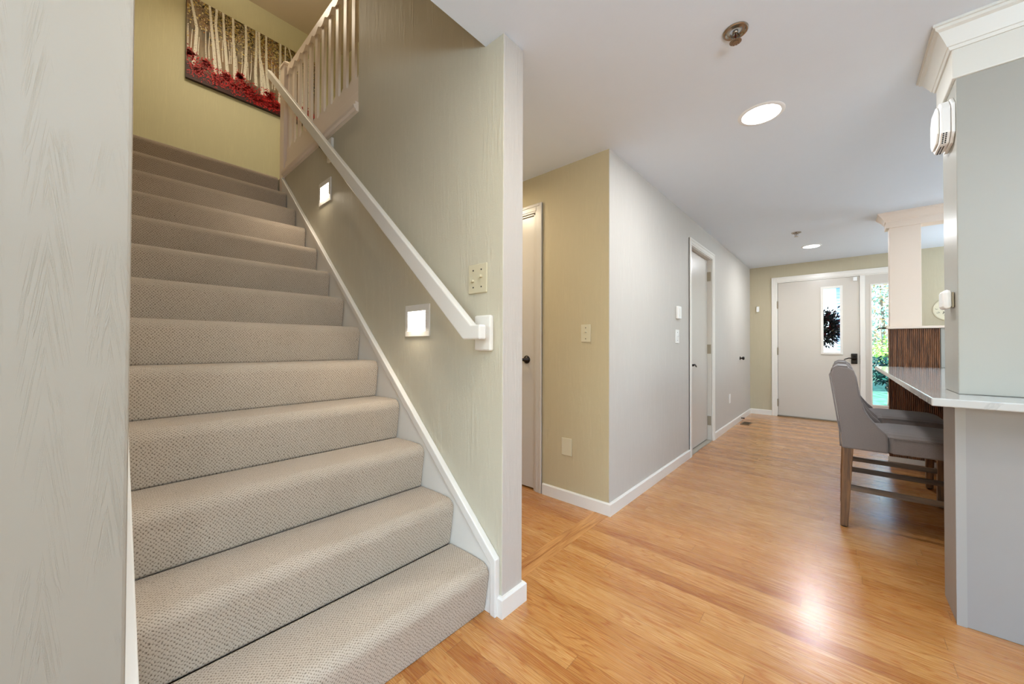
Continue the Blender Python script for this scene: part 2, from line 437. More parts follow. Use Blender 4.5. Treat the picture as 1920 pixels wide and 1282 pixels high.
def plain_window(name, axis, at, a0, a1, z0, z1, lab):
    e = empty_struct(name, lab, 'window')
    t = .05
    L = [(a0, a1, z0, z0+t), (a0, a1, z1-t, z1), (a0, a0+t, z0+t, z1-t), (a1-t, a1, z0+t, z1-t), ((a0+a1)/2-.025, (a0+a1)/2+.025, z0+t, z1-t)]
    if axis == 'X': boxes('window_frame', [(at+.02, at+.08, a, b, c, d) for a, b, c, d in L], WHITE, e); box('pane', at+.045, at+.05, a0+t, a1-t, z0+t, z1-t, GLASS, e)
    else: boxes('window_frame', [(a, b, at-.08, at-.02, c, d) for a, b, c, d in L], WHITE, e); box('pane', a0+t, a1-t, at-.05, at-.045, z0+t, z1-t, GLASS, e)
plain_window('window_2', 'X', XR, -2.3, .5, .45, 2.25, 'side window of the open room')
plain_window('window_3', 'X', XR, 2.7, 5.1, .7, 2.2, 'kitchen window')
plain_window('window_4', 'Y', YB, -.9, 2.7, .4, 2.3, 'wide window behind the camera')

# ------------------------------------------------------------------ baseboards (each run is one mesh, small bevelled top)
def base_prof(t=BT, h=BH): return [(0, 0), (t, 0), (t, h-.008), (t-.006, h), (0, h)]
def baseboard(name, paths, lab, prof=None):
    """each path: list of (point, outward offset direction); the profile is swept with mitred corners"""
    bm = bmesh.new(); prof = prof or base_prof()
    for path in paths:
        rings = []
        for (px, py), (nx_, ny_) in path:
            rings.append([bm.verts.new((px+nx_*d, py+ny_*d, z)) for d, z in prof])
        for a, b in zip(rings, rings[1:]):
            for i in range(len(prof)): bm.faces.new([a[i], b[i], b[(i+1) % len(prof)], a[(i+1) % len(prof)]])
        bm.faces.new(rings[0]); bm.faces.new(rings[-1][::-1])
    return struct(mesh_obj(name, bm, WHITE), lab, 'baseboard')
baseboard('baseboard_stair_wall', [[((-1.0745, YW), (0, -1)), ((XP, YW), (1, -1)), ((XP, YW+TW), (1, 1)), ((-3.3, YW+TW), (0, 1))]], 'white baseboard wrapping the narrow wall end')
baseboard('baseboard_passage', [[((-1.695, YP), (0, -1)), ((XH, YP), (1, -1)), ((XH, HD0-.07), (1, 0))]], 'white baseboard turning the corner from the passage into the hall')
baseboard('baseboard_hall', [[((XH, HD1+.082), (1, 0)), ((XH, YF), (1, -1)), ((FX0-.075, YF), (0, -1))]], 'white baseboard at the far end of the hall')
baseboard('baseboard_far', [[((FX1+.075, YF), (0, -1)), ((XR, YF), (0, -1))]], 'white baseboard of the entry wall')

# ------------------------------------------------------------------ staircase
X1, RUN, Z1, RISE, NS = -1.105, .232, .205, .2065, 13
def nx(k): return X1-RUN*(k-1)
def nz(k): return Z1+RISE*(k-1)
stair = thing('staircase', 'straight carpeted staircase of thirteen steps rising beside the beige wall', 'staircase', (X1, .58, 0))
def add(o, root):      # keep world placement under a root that is not at the origin
    o.parent = root; o.matrix_parent_inverse = Matrix.Translation(-Vector(root.location)); return o
for k in range(1, NS+1):
    x, z = nx(k), nz(k); zb = 0 if k == 1 else nz(k-1)
    r = .042; pts = [(x-.026, zb)]
    pts += [(x-.010, z-.11), (x-.002, z-.06)]
    for i in range(10):
        a = i/9*PI/2
        pts.append((x-r+r*math.cos(a), z-r+r*math.sin(a)))
    if k < NS: pts += [(x-.12, z+.002), (x-RUN-.025, z-.002)]
    else: pts += [(x-.3, z+.002), (XE, z)]
    pts += [(pts[-1][0], z-.04), (x-.05, zb-.02 if k > 1 else 0)]
    if k == NS:
        pts = pts[:-2]+[(XE, z-.08), (x-.05, z-.08), (x-.05, zb)]
    bm = bmesh.new(); y0, y1 = YL+.021, YW-.024
    # rounded cut edge of the carpet at both sides
    n = 2
    P(bm, pts, 'Y', y0, y1)
    o = mesh_obj('step', bm, CARPET, stair, bevel=.006, smooth=False)
    add(o, stair)
add(box('landing', XE, nx(NS)-.02, YW+.0, YP, UZ-.0025, UZ+.0015, CARPET), stair)
box_fill = [(XE, nx(NS)-.1, YL, YW, UZ-.2, UZ-.085)]
add(boxes('landing_frame', box_fill, KITW), stair)
SL = RISE/RUN
def skirt(ylo, yhi, ycap0, ycap1):
    zl = lambda x, off: Z1+(X1-x)*SL+off
    xb = -1.086; xt = nx(NS)+.09
    e = mesh_skirt = bmesh.new()
    P(mesh_skirt, [(-1.075, 0), (-1.075, zl(-1.09, .03)), (xt, zl(xt, .03)), (xt, zl(xt, -.30)), (-1.35, 0)], 'Y', ylo, yhi)
    o = add(mesh_obj('skirt_board', mesh_skirt, WHITE), stair)
    c = bmesh.new()
    P(c, [(-1.066, 0), (-1.066, zl(-1.09, .045)), (xt, zl(xt, .045)), (xt, zl(xt, .012)), (-1.096, zl(-1.096, .012)), (-1.096, 0)], 'Y', ycap0, ycap1)
    cap = mesh_obj('cap_moulding', c, WHITE, bevel=.004); cap.parent = o
    return o
skirt(YW-.022, YW-.0005, YW-.030, YW-.0008)
skirt(YL+.0005, YL+.020, YL+.0008, YL+.028)

# ------------------------------------------------------------------ upstairs guard rail on the stair wall
guard = thing('guard_rail', 'cream slatted guard rail of the upstairs landing on top of the stair wall', 'railing', (-3.1, YW+.03, UZ))
gx0, gx1 = -3.80, -2.372
pitch = .1305; ng = 11; g0 = gx1
add(prism('base_moulding', [(YW+.04, 2.655), (YW-.018, 2.655), (YW-.018, 2.664), (YW-.030, 2.672), (YW-.034, 2.690), (YW-.022, 2.697), (YW-.022, 2.716), (YW+.04, 2.716)], 'X', gx0, gx1+.012, CREAM), guard)
# bottom board with pointed valleys between the slats
def zig(z_edge, z_pt, rev=False):
    pts = []; x = gx0+.005
    n = 11; step = (gx1-x)/n
    for i in range(n):
        a = x+i*step
        pts += [(a, z_edge), (a+.03, z_edge), (a+.03+(step-.03)/2, z_pt)]
    pts += [(gx1, z_edge)]
    return pts, step
zb, step = zig(2.935, 2.905)
add(prism('bottom_rail', [(gx0+.005, 2.716)]+zb+[(gx1, 2.716)], 'Y', YW+.012, YW+.045, CREAM), guard)
add(box('bottom_fascia', gx0, gx1, YW+.002, YW+.012, 2.716, 2.80, CREAM, bevel=.003), guard)
zt, step = zig(3.60, 3.632)
add(prism('top_rail', zt+[(gx1, 3.675), (gx0+.005, 3.675)], 'Y', YW+.006, YW+.05, CREAM), guard)
for i in range(11):
    a = gx0+.005+i*step
    add(box('baluster', a-.010, a+.042, YW+.018, YW+.038, 2.90, 3.64, CREAM, bevel=.003), guard)
nw = add(box('newel_post', gx0-.105, gx0+.0, YW-.012, YW+.095, 2.50, 3.70, CREAM, bevel=.004), guard)
bmc = bmesh.new()
for (h0, h1, e0, e1) in ((3.70, 3.715, .008, .008), (3.715, 3.76, .008, -.035)):
    A = [(gx0-.105-e0, YW-.012-e0), (gx0+e0, YW-.012-e0), (gx0+e0, YW+.095+e0), (gx0-.105-e0, YW+.095+e0)]
    C2 = [(gx0-.105-e1, YW-.012-e1), (gx0+e1, YW-.012-e1), (gx0+e1, YW+.095+e1), (gx0-.105-e1, YW+.095+e1)]
    va = [bmc.verts.new((p[0], p[1], h0)) for p in A]; vb = [bmc.verts.new((p[0], p[1], h1)) for p in C2]
    bmc.faces.new(va[::-1]); bmc.faces.new(vb)
    for i in range(4): bmc.faces.new([va[i], va[(i+1) % 4], vb[(i+1) % 4], vb[i]])
cp = mesh_obj('newel_cap', bmc, CREAM); cp.parent = nw

# ------------------------------------------------------------------ hand rail on the wall
hr = thing('handrail', 'long off-white wooden hand rail sloping up the stair wall', 'handrail', (-1.15, 1.04, 1.17))
hy0, hy1 = 1.020, 1.058
# axis line of the sloped part: (x,z) centre
xa, za = -1.165, 1.176; xb_, zb_ = -3.955, 3.640
sl = math.atan2(zb_-za, xa-xb_); hh = .030
dz = hh/math.cos(sl)
bm = bmesh.new()
P(bm, [(xb_, zb_-dz), (xb_, zb_+dz*.9), (xa+.028, za+hh), (-1.085, za+hh), (-1.085, za-hh), (xa-.022, za-hh)], 'Y', hy0, hy1)
o = add(mesh_obj('rail', bm, WHITE, bevel=.006), hr)
add(prism('rail_return', [(-1.128, hy0+.002), (-1.085, hy0+.002), (-1.1385, YW-.012), (-1.17, YW-.012), (-1.17, hy1)], 'Z', za-hh+.004, za+hh-.004, WHITE, bevel=.003), hr)
add(box('rosette_plate', -1.205, -1.105, YW-.024, YW-.0005, 1.098, 1.252, WHITE, bevel=.008), hr)
for bx in (-2.775,):
    zz = za+(xa-bx)*math.tan(sl)
    b1 = add(box('wall_block', bx-.04, bx+.04, YW-.020, YW-.0005, zz-.14, zz+.025, WHITE, bevel=.006), hr)
    bk = tube('bracket', [(bx, YW-.018, zz-.085), (bx, YW-.05, zz-.085), (bx, 1.04, zz-.06), (bx, 1.04, zz-dz)], .006, BLACK); bk.parent = hr
    bk.matrix_parent_inverse = Matrix.Translation(-Vector(hr.location))

# ------------------------------------------------------------------ step lights in the stair wall
LENS = emis('step_light_lens', (1, .97, .9, 1), 9.0)
def step_light(x0, x1, z0, z1, lab, power):
    t = thing('step_light', lab, 'wall light', ((x0+x1)/2, YW, z0), 'louvred step lights in the stair wall')
    f = .028
    a0, a1, c0, c1 = x0+f*.8, x1-f*1.2, z0+f, z1-f*1.2
    add(boxes('frame', [(x0, x1, YW-.008, YW-.0003, z0, c0), (x0, x1, YW-.008, YW-.0003, c1, z1), (x0, a0, YW-.008, YW-.0003, c0, c1), (a1, x1, YW-.008, YW-.0003, c0, c1)], WHITE, bevel=.0015), t)
    add(box('lens', a0, a1, YW-.0022, YW-.0002, c0, c1, LENS), t)
    n = 7
    for i in range(n):
        z = c0+(i+.5)*(c1-c0)/n
        add(boxes('louvre', [(a0, a1, YW-.0065, YW-.0023, z-.0015, z+.0015)], WPLAS), t)
    area('step_light_glow', ((x0+x1)/2, YW-.03, (z0+z1)/2-.01), (0, -1, -.75), .14, .1, power, (1, .86, .68))
step_light(-1.778, -1.560, 1.168, 1.335, 'lit louvred step light low on the stair wall near the hand rail end', 1.3)
step_light(-2.985, -2.775, 2.180, 2.352, 'lit louvred step light high on the stair wall below the guard rail', 1.6)

# ------------------------------------------------------------------ switch plates and wall devices
def plate(name, lab, cat, face, at, c, zc, w, h, toggles, mat, group=None, parts='toggle'):
    """face 'Y-' plate on plane Y=at facing -Y, 'X+' on plane X=at facing +X"""
    if face == 'Y-':
        t = thing(name, lab, cat, (c, at, zc-h/2), group)
        bx = lambda u0, u1, v0, v1, d0, d1: (u0, u1, at-d1, at-d0, v0, v1)
    elif face == 'X+':
        t = thing(name, lab, cat, (at, c, zc-h/2), group)
        bx = lambda u0, u1, v0, v1, d0, d1: (at+d0, at+d1, u0, u1, v0, v1)
    add(box('face_plate', *bx(c-w/2, c+w/2, zc-h/2, zc+h/2, .0004, .007), mat, bevel=.003), t)
    n = len(toggles)
    for i, tg in enumerate(toggles):
        u = c+(i-(n-1)/2)*.052
        if parts == 'toggle':
            add(boxes('toggle', [bx(u-.006, u+.006, zc-.006+tg*.008, zc+.006+tg*.008, .006, .020)], mat, bevel=.002), t)
            for s in (-1, 1): add(box('screw', *bx(u-.003, u+.003, zc+s*.038-.003, zc+s*.038+.003, .007, .0082), BLK), t)
    return t
plate('light_switch', 'ivory double light switch plate above the lower end of the hand rail', 'light switch', 'Y-', YW, -1.205, 1.418, .118, .130, [-1, 1], IVORY)
plate('light_switch', 'ivory single light switch plate on the passage wall', 'light switch', 'Y-', YP, -1.325, 1.209, .076, .122, [1], IVORY)
plate('blank_wall_plate', 'blank ivory wall plate low on the passage wall', 'wall plate', 'Y-', YP, -1.482, .394, .085, .125, [], IVORY)
plate('light_switch', 'white single light switch plate beside the hall door', 'light switch', 'X+', XH, 3.615, 1.214, .095, .128, [1], WPLAS)
o = box('wall_sensor', XH+.0005, XH+.026, 3.585, 3.672, 1.378, 1.497, WPLAS, bevel=.006)
t_ = thing('wall_control', 'small white wall control above the light switch beside the hall door', 'wall control', (XH, 3.63, 1.378)); o.name = 'body'; add(o, t_)
add(box('slider', XH+.026, XH+.029, 3.60, 3.625, 1.40, 1.475, WHITE, bevel=.001), t_)
plate('wall_outlet', 'narrow white wall outlet low on the hall wall past the door', 'outlet', 'X+', XH, 5.79, .405, .08, .125, [], WPLAS)
t_ = thing('door_chime_sensor', 'small white sensor on the entry wall left of the front door', 'sensor', (-1.037, YF, 1.69))
add(box('body', -1.057, -1.017, YF-.022, YF-.0004, 1.70, 1.79, WPLAS, bevel=.005), t_)
add(box('hook', -1.050, -1.030, YF-.040, YF-.010, 1.695, 1.712, WPLAS, bevel=.003), t_)
t_ = thing('door_stop', 'tiny dark door stop on the hall baseboard by the floor vent', 'door stop', (XH+BT, 6.49, .041))
add(tube('stem', [(XH+BT+.0005, 6.49, .042), (XH+BT+.035, 6.49, .042)], .008, BLACK), t_)
add(tube('tip', [(XH+BT+.035, 6.49, .042), (XH+BT+.045, 6.49, .042)], .011, BLK), t_)

# ------------------------------------------------------------------ doors
def casing_prof(bm, kind, at, sg, a0, a1, ztop, wd=.066, th=.018, z0=0):
    """mitred-looking flat casing with stepped profile around an opening; legs outside a0,a1, head above ztop"""
    for (u0, u1, t) in ((0, wd, th*.6), (.012, wd-.012, th*.8), (wd-.022, wd, th)):
        L = [(a0-u1, a0-u0, z0, ztop+u1), (a1+u0, a1+u1, z0, ztop+u1), (a0-u0, a1+u0, ztop+u0, ztop+u1)]
        for (p, q, c, d) in L:
            lo, hi = sorted((at, at+sg*t))
            if kind == 'X': B(bm, p, q, lo, hi, c, d)
            else: B(bm, lo, hi, p, q, c, d)
def hinge(parent, x0, x1, y0, y1, z, h=.095):
    o = box('hinge', x0, x1, y0, y1, z-h/2, z+h/2, BRASSY, parent, bevel=.002); return o
def lever(parent, c, out, side, n='door_handle'):
    """c: rose centre; out: unit vector away from door; side: unit vector of the lever"""
    c = Vector(c); out = Vector(out); side = Vector(side)
    ax = 'X' if abs(out.x) > .5 else 'Y'; sg = out.x if ax == 'X' else out.y
    bm = bmesh.new()
    LATHE(bm, [(0, 0), (.030, 0), (.032, sg*.006), (.026, sg*.014), (.013, sg*.018), (.012, sg*.05), (0, sg*.05)], c, ax, 24)
    p = c+out*.045
    TUBE(bm, [p-side*.008, p+side*.02+Vector((0, 0, .003)), p+side*.06+Vector((0, 0, .004)), p+side*.095+Vector((0, 0, -.010)), p+side*.112+Vector((0, 0, -.022))], [.010, .010, .008, .007, .005], 10)
    return mesh_obj(n, bm, BLACK, parent, smooth=True)
# passage door
d = empty_struct('door_2', 'cream door in the passage with a dark lever', 'door')
bm = bmesh.new(); casing_prof(bm, 'X', YP, -1, PD0+.012, PD1-.012+.018, DH); mesh_obj('casing', bm, WHITEP, d, bevel=.003)
boxes('jamb', [(PD1-.012, PD1, YP, YP+.12, 0, DH), (PD0, PD0+.012, YP, YP+.12, 0, DH), (PD0, PD1, YP, YP+.12, DH-.012, DH)], WHITEP, d)
box('slab', PD0+.015, PD1-.016, YP+.006, YP+.042, .014, DH-.018, WHITEP, d, bevel=.002)
lever(d, (PD1-.085, YP+.006, 1.012), (0, -1, 0), (-1, 0, 0))
# hall door
d = empty_struct('door_1', 'plain white hall door, recessed, with dark lever and three hinges', 'door')
bm = bmesh.new(); casing_prof(bm, 'Y', XH, 1, HD0-.0, HD1+.012, HDH-.005, .068, .020); mesh_obj('casing', bm, WHITE, d, bevel=.003)
boxes('jamb', [(XH-.12, XH, HD0, HD0+.012, 0, HDH), (XH-.12, XH, HD1-.004, HD1, 0, HDH), (XH-.12, XH, HD0, HD1, HDH-.012, HDH)], WHITEP, d)
box('slab', XH-.086, XH-.046, HD0+.014, HD1-.007, .022, HDH-.016, WHITEP, d, bevel=.002)
box('threshold', XH-.1, XH+.002, HD0+.012, HD1-.004, 0, .012, plain('grey_threshold', srgb(168, 160, 146), .4), d)
for z in (1.955, 1.09, .24): hinge(d, XH-.050, XH-.006, HD1-.012, HD1-.003, z, .11)
lever(d, (XH-.046, HD0+.085, .925), (1, 0, 0), (0, 1, 0))
# flush closet door far along the hall wall: only its knob stands out
cd = empty_struct('door_4', 'flush closet panel in the hall wall with one dark knob', 'door')
kn = bmesh.new(); LATHE(kn, [(0, 0), (.027, 0), (.027, .006), (.011, .012), (.011, .03), (.024, .036), (.026, .05), (.018, .060), (0, .062)], (XH+.0004, 6.50, .945), 'X', 20)
mesh_obj('door_knob', kn, BLACK, cd, smooth=True)

# front door with side light
d = empty_struct('door_3', 'white front door with a tall narrow window and a black lock', 'door')
bm = bmesh.new(); casing_prof(bm, 'X', YF, -1, FX0+.005, FX1-.005, FZ, .078, .018); mesh_obj('casing', bm, WHITE, d, bevel=.003)
DX0, DX1 = -.765, .200
GW0, GW1, GZ0, GZ1 = -.203, -.007, 1.036, 2.008
boxes('slab', [(DX0, GW0, YF+.012, YF+.056, .022, 2.15), (GW1, DX1, YF+.012, YF+.056, .022, 2.15), (GW0, GW1, YF+.012, YF+.056, .022, GZ0), (GW0, GW1, YF+.012, YF+.056, GZ1, 2.15)], WHITEP, d)
boxes('jamb', [(FX0, DX0-.004, YF, YF+.12, 0, FZ), (FX0, FX1, YF, YF+.12, 2.153, FZ)], WHITE, d)
e = .028
wf = boxes('window_frame', [(GW0-e, GW0+.004, YF+.0, YF+.014, GZ0-e, GZ1+e), (GW1-.004, GW1+e, YF+.0, YF+.014, GZ0-e, GZ1+e), (GW0, GW1, YF, YF+.014, GZ1-.004, GZ1+e), (GW0-.012, GW1+.012, YF-.008, YF+.014, GZ0-e, GZ0+.003)], WHITE, d, bevel=.002)
box('pane', GW0, GW1, YF+.030, YF+.034, GZ0, GZ1, GLASS, wf)
boxes('threshold', [(FX0, DX1+.05, YF-.02, YF+.12, 0, .018)], plain('metal_sill', srgb(128, 112, 92), .4, .4), d, bevel=.003)
for z in (1.80, 1.05, .22): hinge(d, DX0-.012, DX0+.006, YF-.012, YF+.012, z, .12)
lk = box('lock_escutcheon', .108, .176, YF-.010, YF+.012, .875, 1.025, BLACK, d, bevel=.006)
lv = lever(d, (.142, YF-.006, .955), (0, -1, 0), (-1, 0, 0), 'door_handle')
lathe('thumb_turn', [(0, 0), (.016, 0), (.016, -.014), (.008, -.018), (0, -.018)], (.142, YF-.010, 1.005), 'Y', BLK, lk, 16)
box('strike_plate', .2015, .207, YF-.002, YF+.01, .88, 1.0, BLACK, d)
tg = thing('door_sensor', 'small white contact sensor on the top corner of the front door', 'sensor', (.17, YF, 2.08))
add(box('body', .135, .178, YF-.012, YF+.0115, 2.085, 2.142, WPLAS, bevel=.003), tg)
wn = empty_struct('window_1', 'tall narrow side light beside the front door', 'window')
SX0, SX1, SZ0, SZ1 = .330, .502, .300, 2.008
box('mullion', DX1+.004, .262, YF-.006, YF+.10, 0, 2.155, WHITE, wn, bevel=.004)
boxes('weather_stop', [(DX1-.012, .262, YF+.0605, YF+.11, 0, 2.155), (FX0, DX0+.012, YF+.0605, YF+.11, 0, 2.155), (DX0, DX1, YF+.0605, YF+.11, 2.135, 2.16)], WHITE, d)
boxes('panel', [(.262, SX0, YF+.006, YF+.05, 0, 2.153), (SX1, FX1, YF+.006, YF+.05, 0, 2.153), (SX0, SX1, YF+.006, YF+.05, 0, SZ0), (SX0, SX1, YF+.006, YF+.05, SZ1, 2.153)], WHITEP, wn)
boxes('stop_bead', [(SX0-.014, SX0+.002, YF-.002, YF+.008, SZ0-.014, SZ1+.014), (SX1-.002, SX1+.014, YF-.002, YF+.008, SZ0-.014, SZ1+.014), (SX0, SX1, YF-.002, YF+.008, SZ0-.014, SZ0+.002), (SX0, SX1, YF-.002, YF+.008, SZ1-.002, SZ1+.014)], WHITE, wn)
box('pane', SX0, SX1, YF+.026, YF+.030, SZ0, SZ1, GLASS, wn)

# ------------------------------------------------------------------ ceiling fixtures
DISC = emis('recessed_light_lens', (1, .985, .96, 1), 14.0)
def downlight(x, y, r, lab, power):
    t = thing('recessed_light', lab, 'ceiling light', (x, y, CZ), 'round recessed ceiling lights in the hall')
    add(lathe('trim_ring', [(r*.86, -.001), (r*.88, -.006), (r*.98, -.006), (r*1.06, -.001), (r*1.06, -.0002), (r*.86, -.0002), (r*.86, -.001)], (x, y, CZ), 'Z', WPLAS, seg=48), t)
    add(lathe('lens', [(0, -.0035), (r*.86, -.0035), (r*.86, -.0003), (0, -.0003)], (x, y, CZ), 'Z', DISC, seg=48), t)
    area('recessed_light_glow', (x, y, CZ-.012), (0, 0, -1), r*1.7, r*1.7, power, LED, 'DISK')
downlight(-.333, 2.490, .106, 'bright round recessed light in the ceiling near the camera, in front of the corner', 13)
downlight(-.285, 6.215, .100, 'far round recessed light in the ceiling before the front door', 17)
for _x, _y, _p in ((1.6, -.9, 14), (-.22, .50, 12), (1.25, 3.9, 10), (.35, 3.7, 5)):  # unseen fill lights added to brighten the treads, far post, counter and seats
    area('room_downward_fill', (_x, _y, CZ-.012), (0, 0, -1), .2, .2, _p, (1.0, .94, .84) if _x < 0 else LED, 'DISK')
def sprinkler(x, y, r, lab, rot):
    t = thing('fire_sprinkler', lab, 'fire sprinkler', (x, y, CZ), 'ceiling sprinklers in the hall')
    add(lathe('escutcheon', [(r, -.0004), (r, -.004), (r*.93, -.007), (r*.80, -.007), (r*.70, -.0018), (r*.56, -.0018), (r*.45, -.004), (r*.45, -.0004)], (x, y, CZ), 'Z', CHROME, seg=40), t)
    bm = bmesh.new(); LATHE(bm, [(0, -.001), (.011, -.001), (.011, -.012), (0, -.012)], (x, y, CZ), 'Z', 16)
    c, s = math.cos(rot), math.sin(rot)
    for sg in (-1, 1):
        TUBE(bm, [(x+sg*.008*c, y+sg*.008*s, CZ-.010), (x+sg*.016*c, y+sg*.016*s, CZ-.024), (x+sg*.006*c, y+sg*.006*s, CZ-.040), (x, y, CZ-.044)], .0028, 8)
    fr = add(mesh_obj('frame', bm, CHROME, smooth=True), t)
    add(lathe('heat_bulb', [(0, -.012), (.003, -.014), (.003, -.034), (0, -.036)], (x, y, CZ), 'Z', plain('red_bulb', srgb(70, 24, 18), .2), seg=12), t)
    bm = bmesh.new()
    N = 12
    for i in range(N):
        a = 2*PI*i/N; w_ = .0045
        dx, dy = math.cos(a), math.sin(a); px, py = -dy, dx
        q = [(x+dx*.004+px*w_*.6, y+dy*.004+py*w_*.6), (x+dx*.022+px*w_, y+dy*.022+py*w_), (x+dx*.022-px*w_, y+dy*.022-py*w_), (x+dx*.004-px*w_*.6, y+dy*.004-py*w_*.6)]
        P(bm, q, 'Z', CZ-.047, CZ-.0455)
    LATHE(bm, [(0, -.0435), (.009, -.0435), (.010, -.048), (0, -.048)], (x, y, CZ), 'Z', 16)
    add(mesh_obj('deflector', bm, CHROME), t)
sprinkler(-.324, 1.762, .047, 'nickel pendent fire sprinkler in the ceiling closest to the camera', .5)
sprinkler(-.381, 5.361, .047, 'small far fire sprinkler in the ceiling before the second light', .2)

# floor register
t_ = thing('floor_vent', 'small brown slotted floor vent beside the hall baseboard', 'floor vent', (-1.035, 6.30, 0))
VB = plain('bronze_vent_metal', srgb(120, 100, 76), .4, .6)
add(boxes('frame', [(-1.092, -.982, 6.185, 6.20, .0003, .006), (-1.092, -.982, 6.405, 6.42, .0003, .006), (-1.092, -1.078, 6.20, 6.405, .0003, .006), (-.996, -.982, 6.20, 6.405, .0003, .006)], VB), t_)
add(box('well', -1.078, -.996, 6.20, 6.405, .0003, .0015, BLK), t_)
for i in range(9): add(box('slat', -1.078, -.996, 6.205+i*.0225, 6.213+i*.0225, .0015, .005, VB), t_)

# ------------------------------------------------------------------ kitchen side: near pillar wall
kw = empty_struct('wall_kitchen', 'white pillar with header and crown moulding at the right edge', 'pillar wall')
KX = .345
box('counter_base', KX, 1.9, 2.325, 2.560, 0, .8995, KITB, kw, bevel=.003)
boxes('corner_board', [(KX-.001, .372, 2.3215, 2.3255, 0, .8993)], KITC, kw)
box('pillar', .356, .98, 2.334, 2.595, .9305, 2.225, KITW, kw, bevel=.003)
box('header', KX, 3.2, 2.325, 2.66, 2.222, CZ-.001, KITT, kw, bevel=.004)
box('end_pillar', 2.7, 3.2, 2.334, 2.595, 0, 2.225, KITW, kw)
def crown(bm, x0, x1, y0, y1, open_right=True, h=.10, out=.058):
    """crown wrapping the front, left end and back of a header box at the ceiling"""
    prof = [(0, -h), (.006, -h), (.010, -h+.012), (.014, -h+.014), (.020, -h+.028), (.040, -.030), (.050, -.022), (.052, -.012), (out, -.010), (out, 0), (0, 0)]
    path = [((x1, y0), (0, -1)), ((x0, y0), (-1, -1)), ((x0, y1), (-1, 1)), ((x1, y1), (0, 1))]
    rings = []
    for (px, py), (nx_, ny_) in path:
        rings.append([bm.verts.new((px+nx_*d, py+ny_*d, CZ-.0005+z)) for d, z in prof])
    for a, b in zip(rings, rings[1:]):
        for i in range(len(prof)-1): bm.faces.new([a[i], b[i], b[i+1], a[i+1]])
    bm.faces.new(rings[0]); bm.faces.new(rings[-1][::-1])
bm = bmesh.new(); crown(bm, KX, 3.2, 2.325, 2.66); mesh_obj('crown_moulding', bm, KITT, kw)

# far half wall with tambour panel, post, header
fw = empty_struct('wall_kitchen_far', 'far half wall with cream post, ledge and ribbed walnut panel', 'pillar wall')
FY = 5.20
boxes('half_wall', [(.357, 2.6, FY, FY+.13, 0, 1.30)], KITW, fw)
bm = bmesh.new()
nfl = 26; fx0, fx1 = .348, .686; pw = (fx1-fx0)/nfl
for i in range(34):
    a = fx0+i*pw
    pts = [(a+.0005, FY-.0005)]
    for j in range(5):
        th = PI-j/4*PI
        pts.append((a+pw/2+math.cos(th)*(pw/2-.0007), FY-.006-math.sin(th)*.006))
    pts.append((a+pw-.0005, FY-.0005))
    P(bm, pts, 'Z', .051, 1.297 if i < nfl else .899)
mesh_obj('tambour_panel', bm, FLUTE, fw, smooth=False)
box('baseboard', .340, .788, FY-.016, FY-.0002, 0, .050, WHITE, fw, bevel=.003)
box('corner_post', .689, .722, FY-.016, FY-.0002, .931, 1.299, KITW, fw, bevel=.002)
box('ledge', .335, 2.6, FY-.035, FY+.15, 1.3002, 1.322, CREAM, fw, bevel=.003)
box('post', .360, .573, FY, FY+.13, 1.3225, 2.30, CREAM, fw, bevel=.003)
box('header', .335, 2.6, FY-.012, FY+.142, 2.295, CZ-.001, CREAM, fw, bevel=.003)
bm = bmesh.new(); crown(bm, .335, 2.6, FY-.012, FY+.142, h=.085); mesh_obj('crown_moulding', bm, CREAM, fw)
t_ = thing('small_hook', 'small dark hook on the left end of the far ledge', 'hook', (.30, FY+.04, 1.295))
add(box('plate', .305, .3345, FY+.02, FY+.06, 1.303, 1.318, BLACK, bevel=.003), t_)
add(tube('arm', [(.306, FY+.04, 1.310), (.287, FY+.04, 1.310), (.272, FY+.04, 1.300)], .006, BLACK), t_)

# counter and the dark ribbed cabinet side under it
ct = tag(prism('countertop', [(.252, 2.085), (1.9, 2.085), (1.9, 2.3), (1.25, 2.6), (1.25, 5.183), (.252, 5.183)], 'Z', .900, .930, QUARTZ, bevel=.004),
         'white quartz breakfast bar top between the pillar and the far half wall', 'countertop')
cb = thing('bar_cabinet', 'dark ribbed walnut cabinet back under the breakfast bar', 'cabinet', (1.0, 3.8, 0))
bm = bmesh.new()
for i in range(100):
    a = 2.565+i*(5.18-2.565)/100; p_ = (5.18-2.565)/100
    P(bm, [(.800, a+.001), (.793, a+.003), (.790, a+p_/2), (.793, a+p_-.003), (.800, a+p_-.001)], 'Z', .08, .899)
add(mesh_obj('tambour_panel', bm, FLUTE), cb)
add(box('body', .8005, 1.2, 2.565, 5.180, .0, .899, KITB), cb)

# devices on the pillar's left face
t_ = thing('smoke_alarm', 'large white smoke alarm high on the left face of the near pillar', 'smoke alarm', (.356, 2.44, 1.97))
def octo(y0, y1, z0, z1, ch):
    return [(y0+ch, z0), (y1-ch, z0), (y1, z0+ch), (y1, z1-ch), (y1-ch, z1), (y0+ch, z1), (y0, z1-ch), (y0, z0+ch)]
add(prism('base_plate', octo(2.338, 2.530, 1.975, 2.165, .036), 'X', .345, .3555, WPLAS, bevel=.002), t_)
add(prism('body', octo(2.343, 2.525, 1.980, 2.160, .036), 'X', .315, .3448, WPLAS, bevel=.006), t_)
add(prism('face_cover', octo(2.356, 2.512, 1.992, 2.148, .032), 'X', .307, .3148, WPLAS, bevel=.004), t_)
sl_ = []
for i in range(11):
    y = 2.40+i*.0085
    for xx in (.322, .330): sl_.append((xx, xx+.004, y, y+.005, 1.9793, 1.9805))
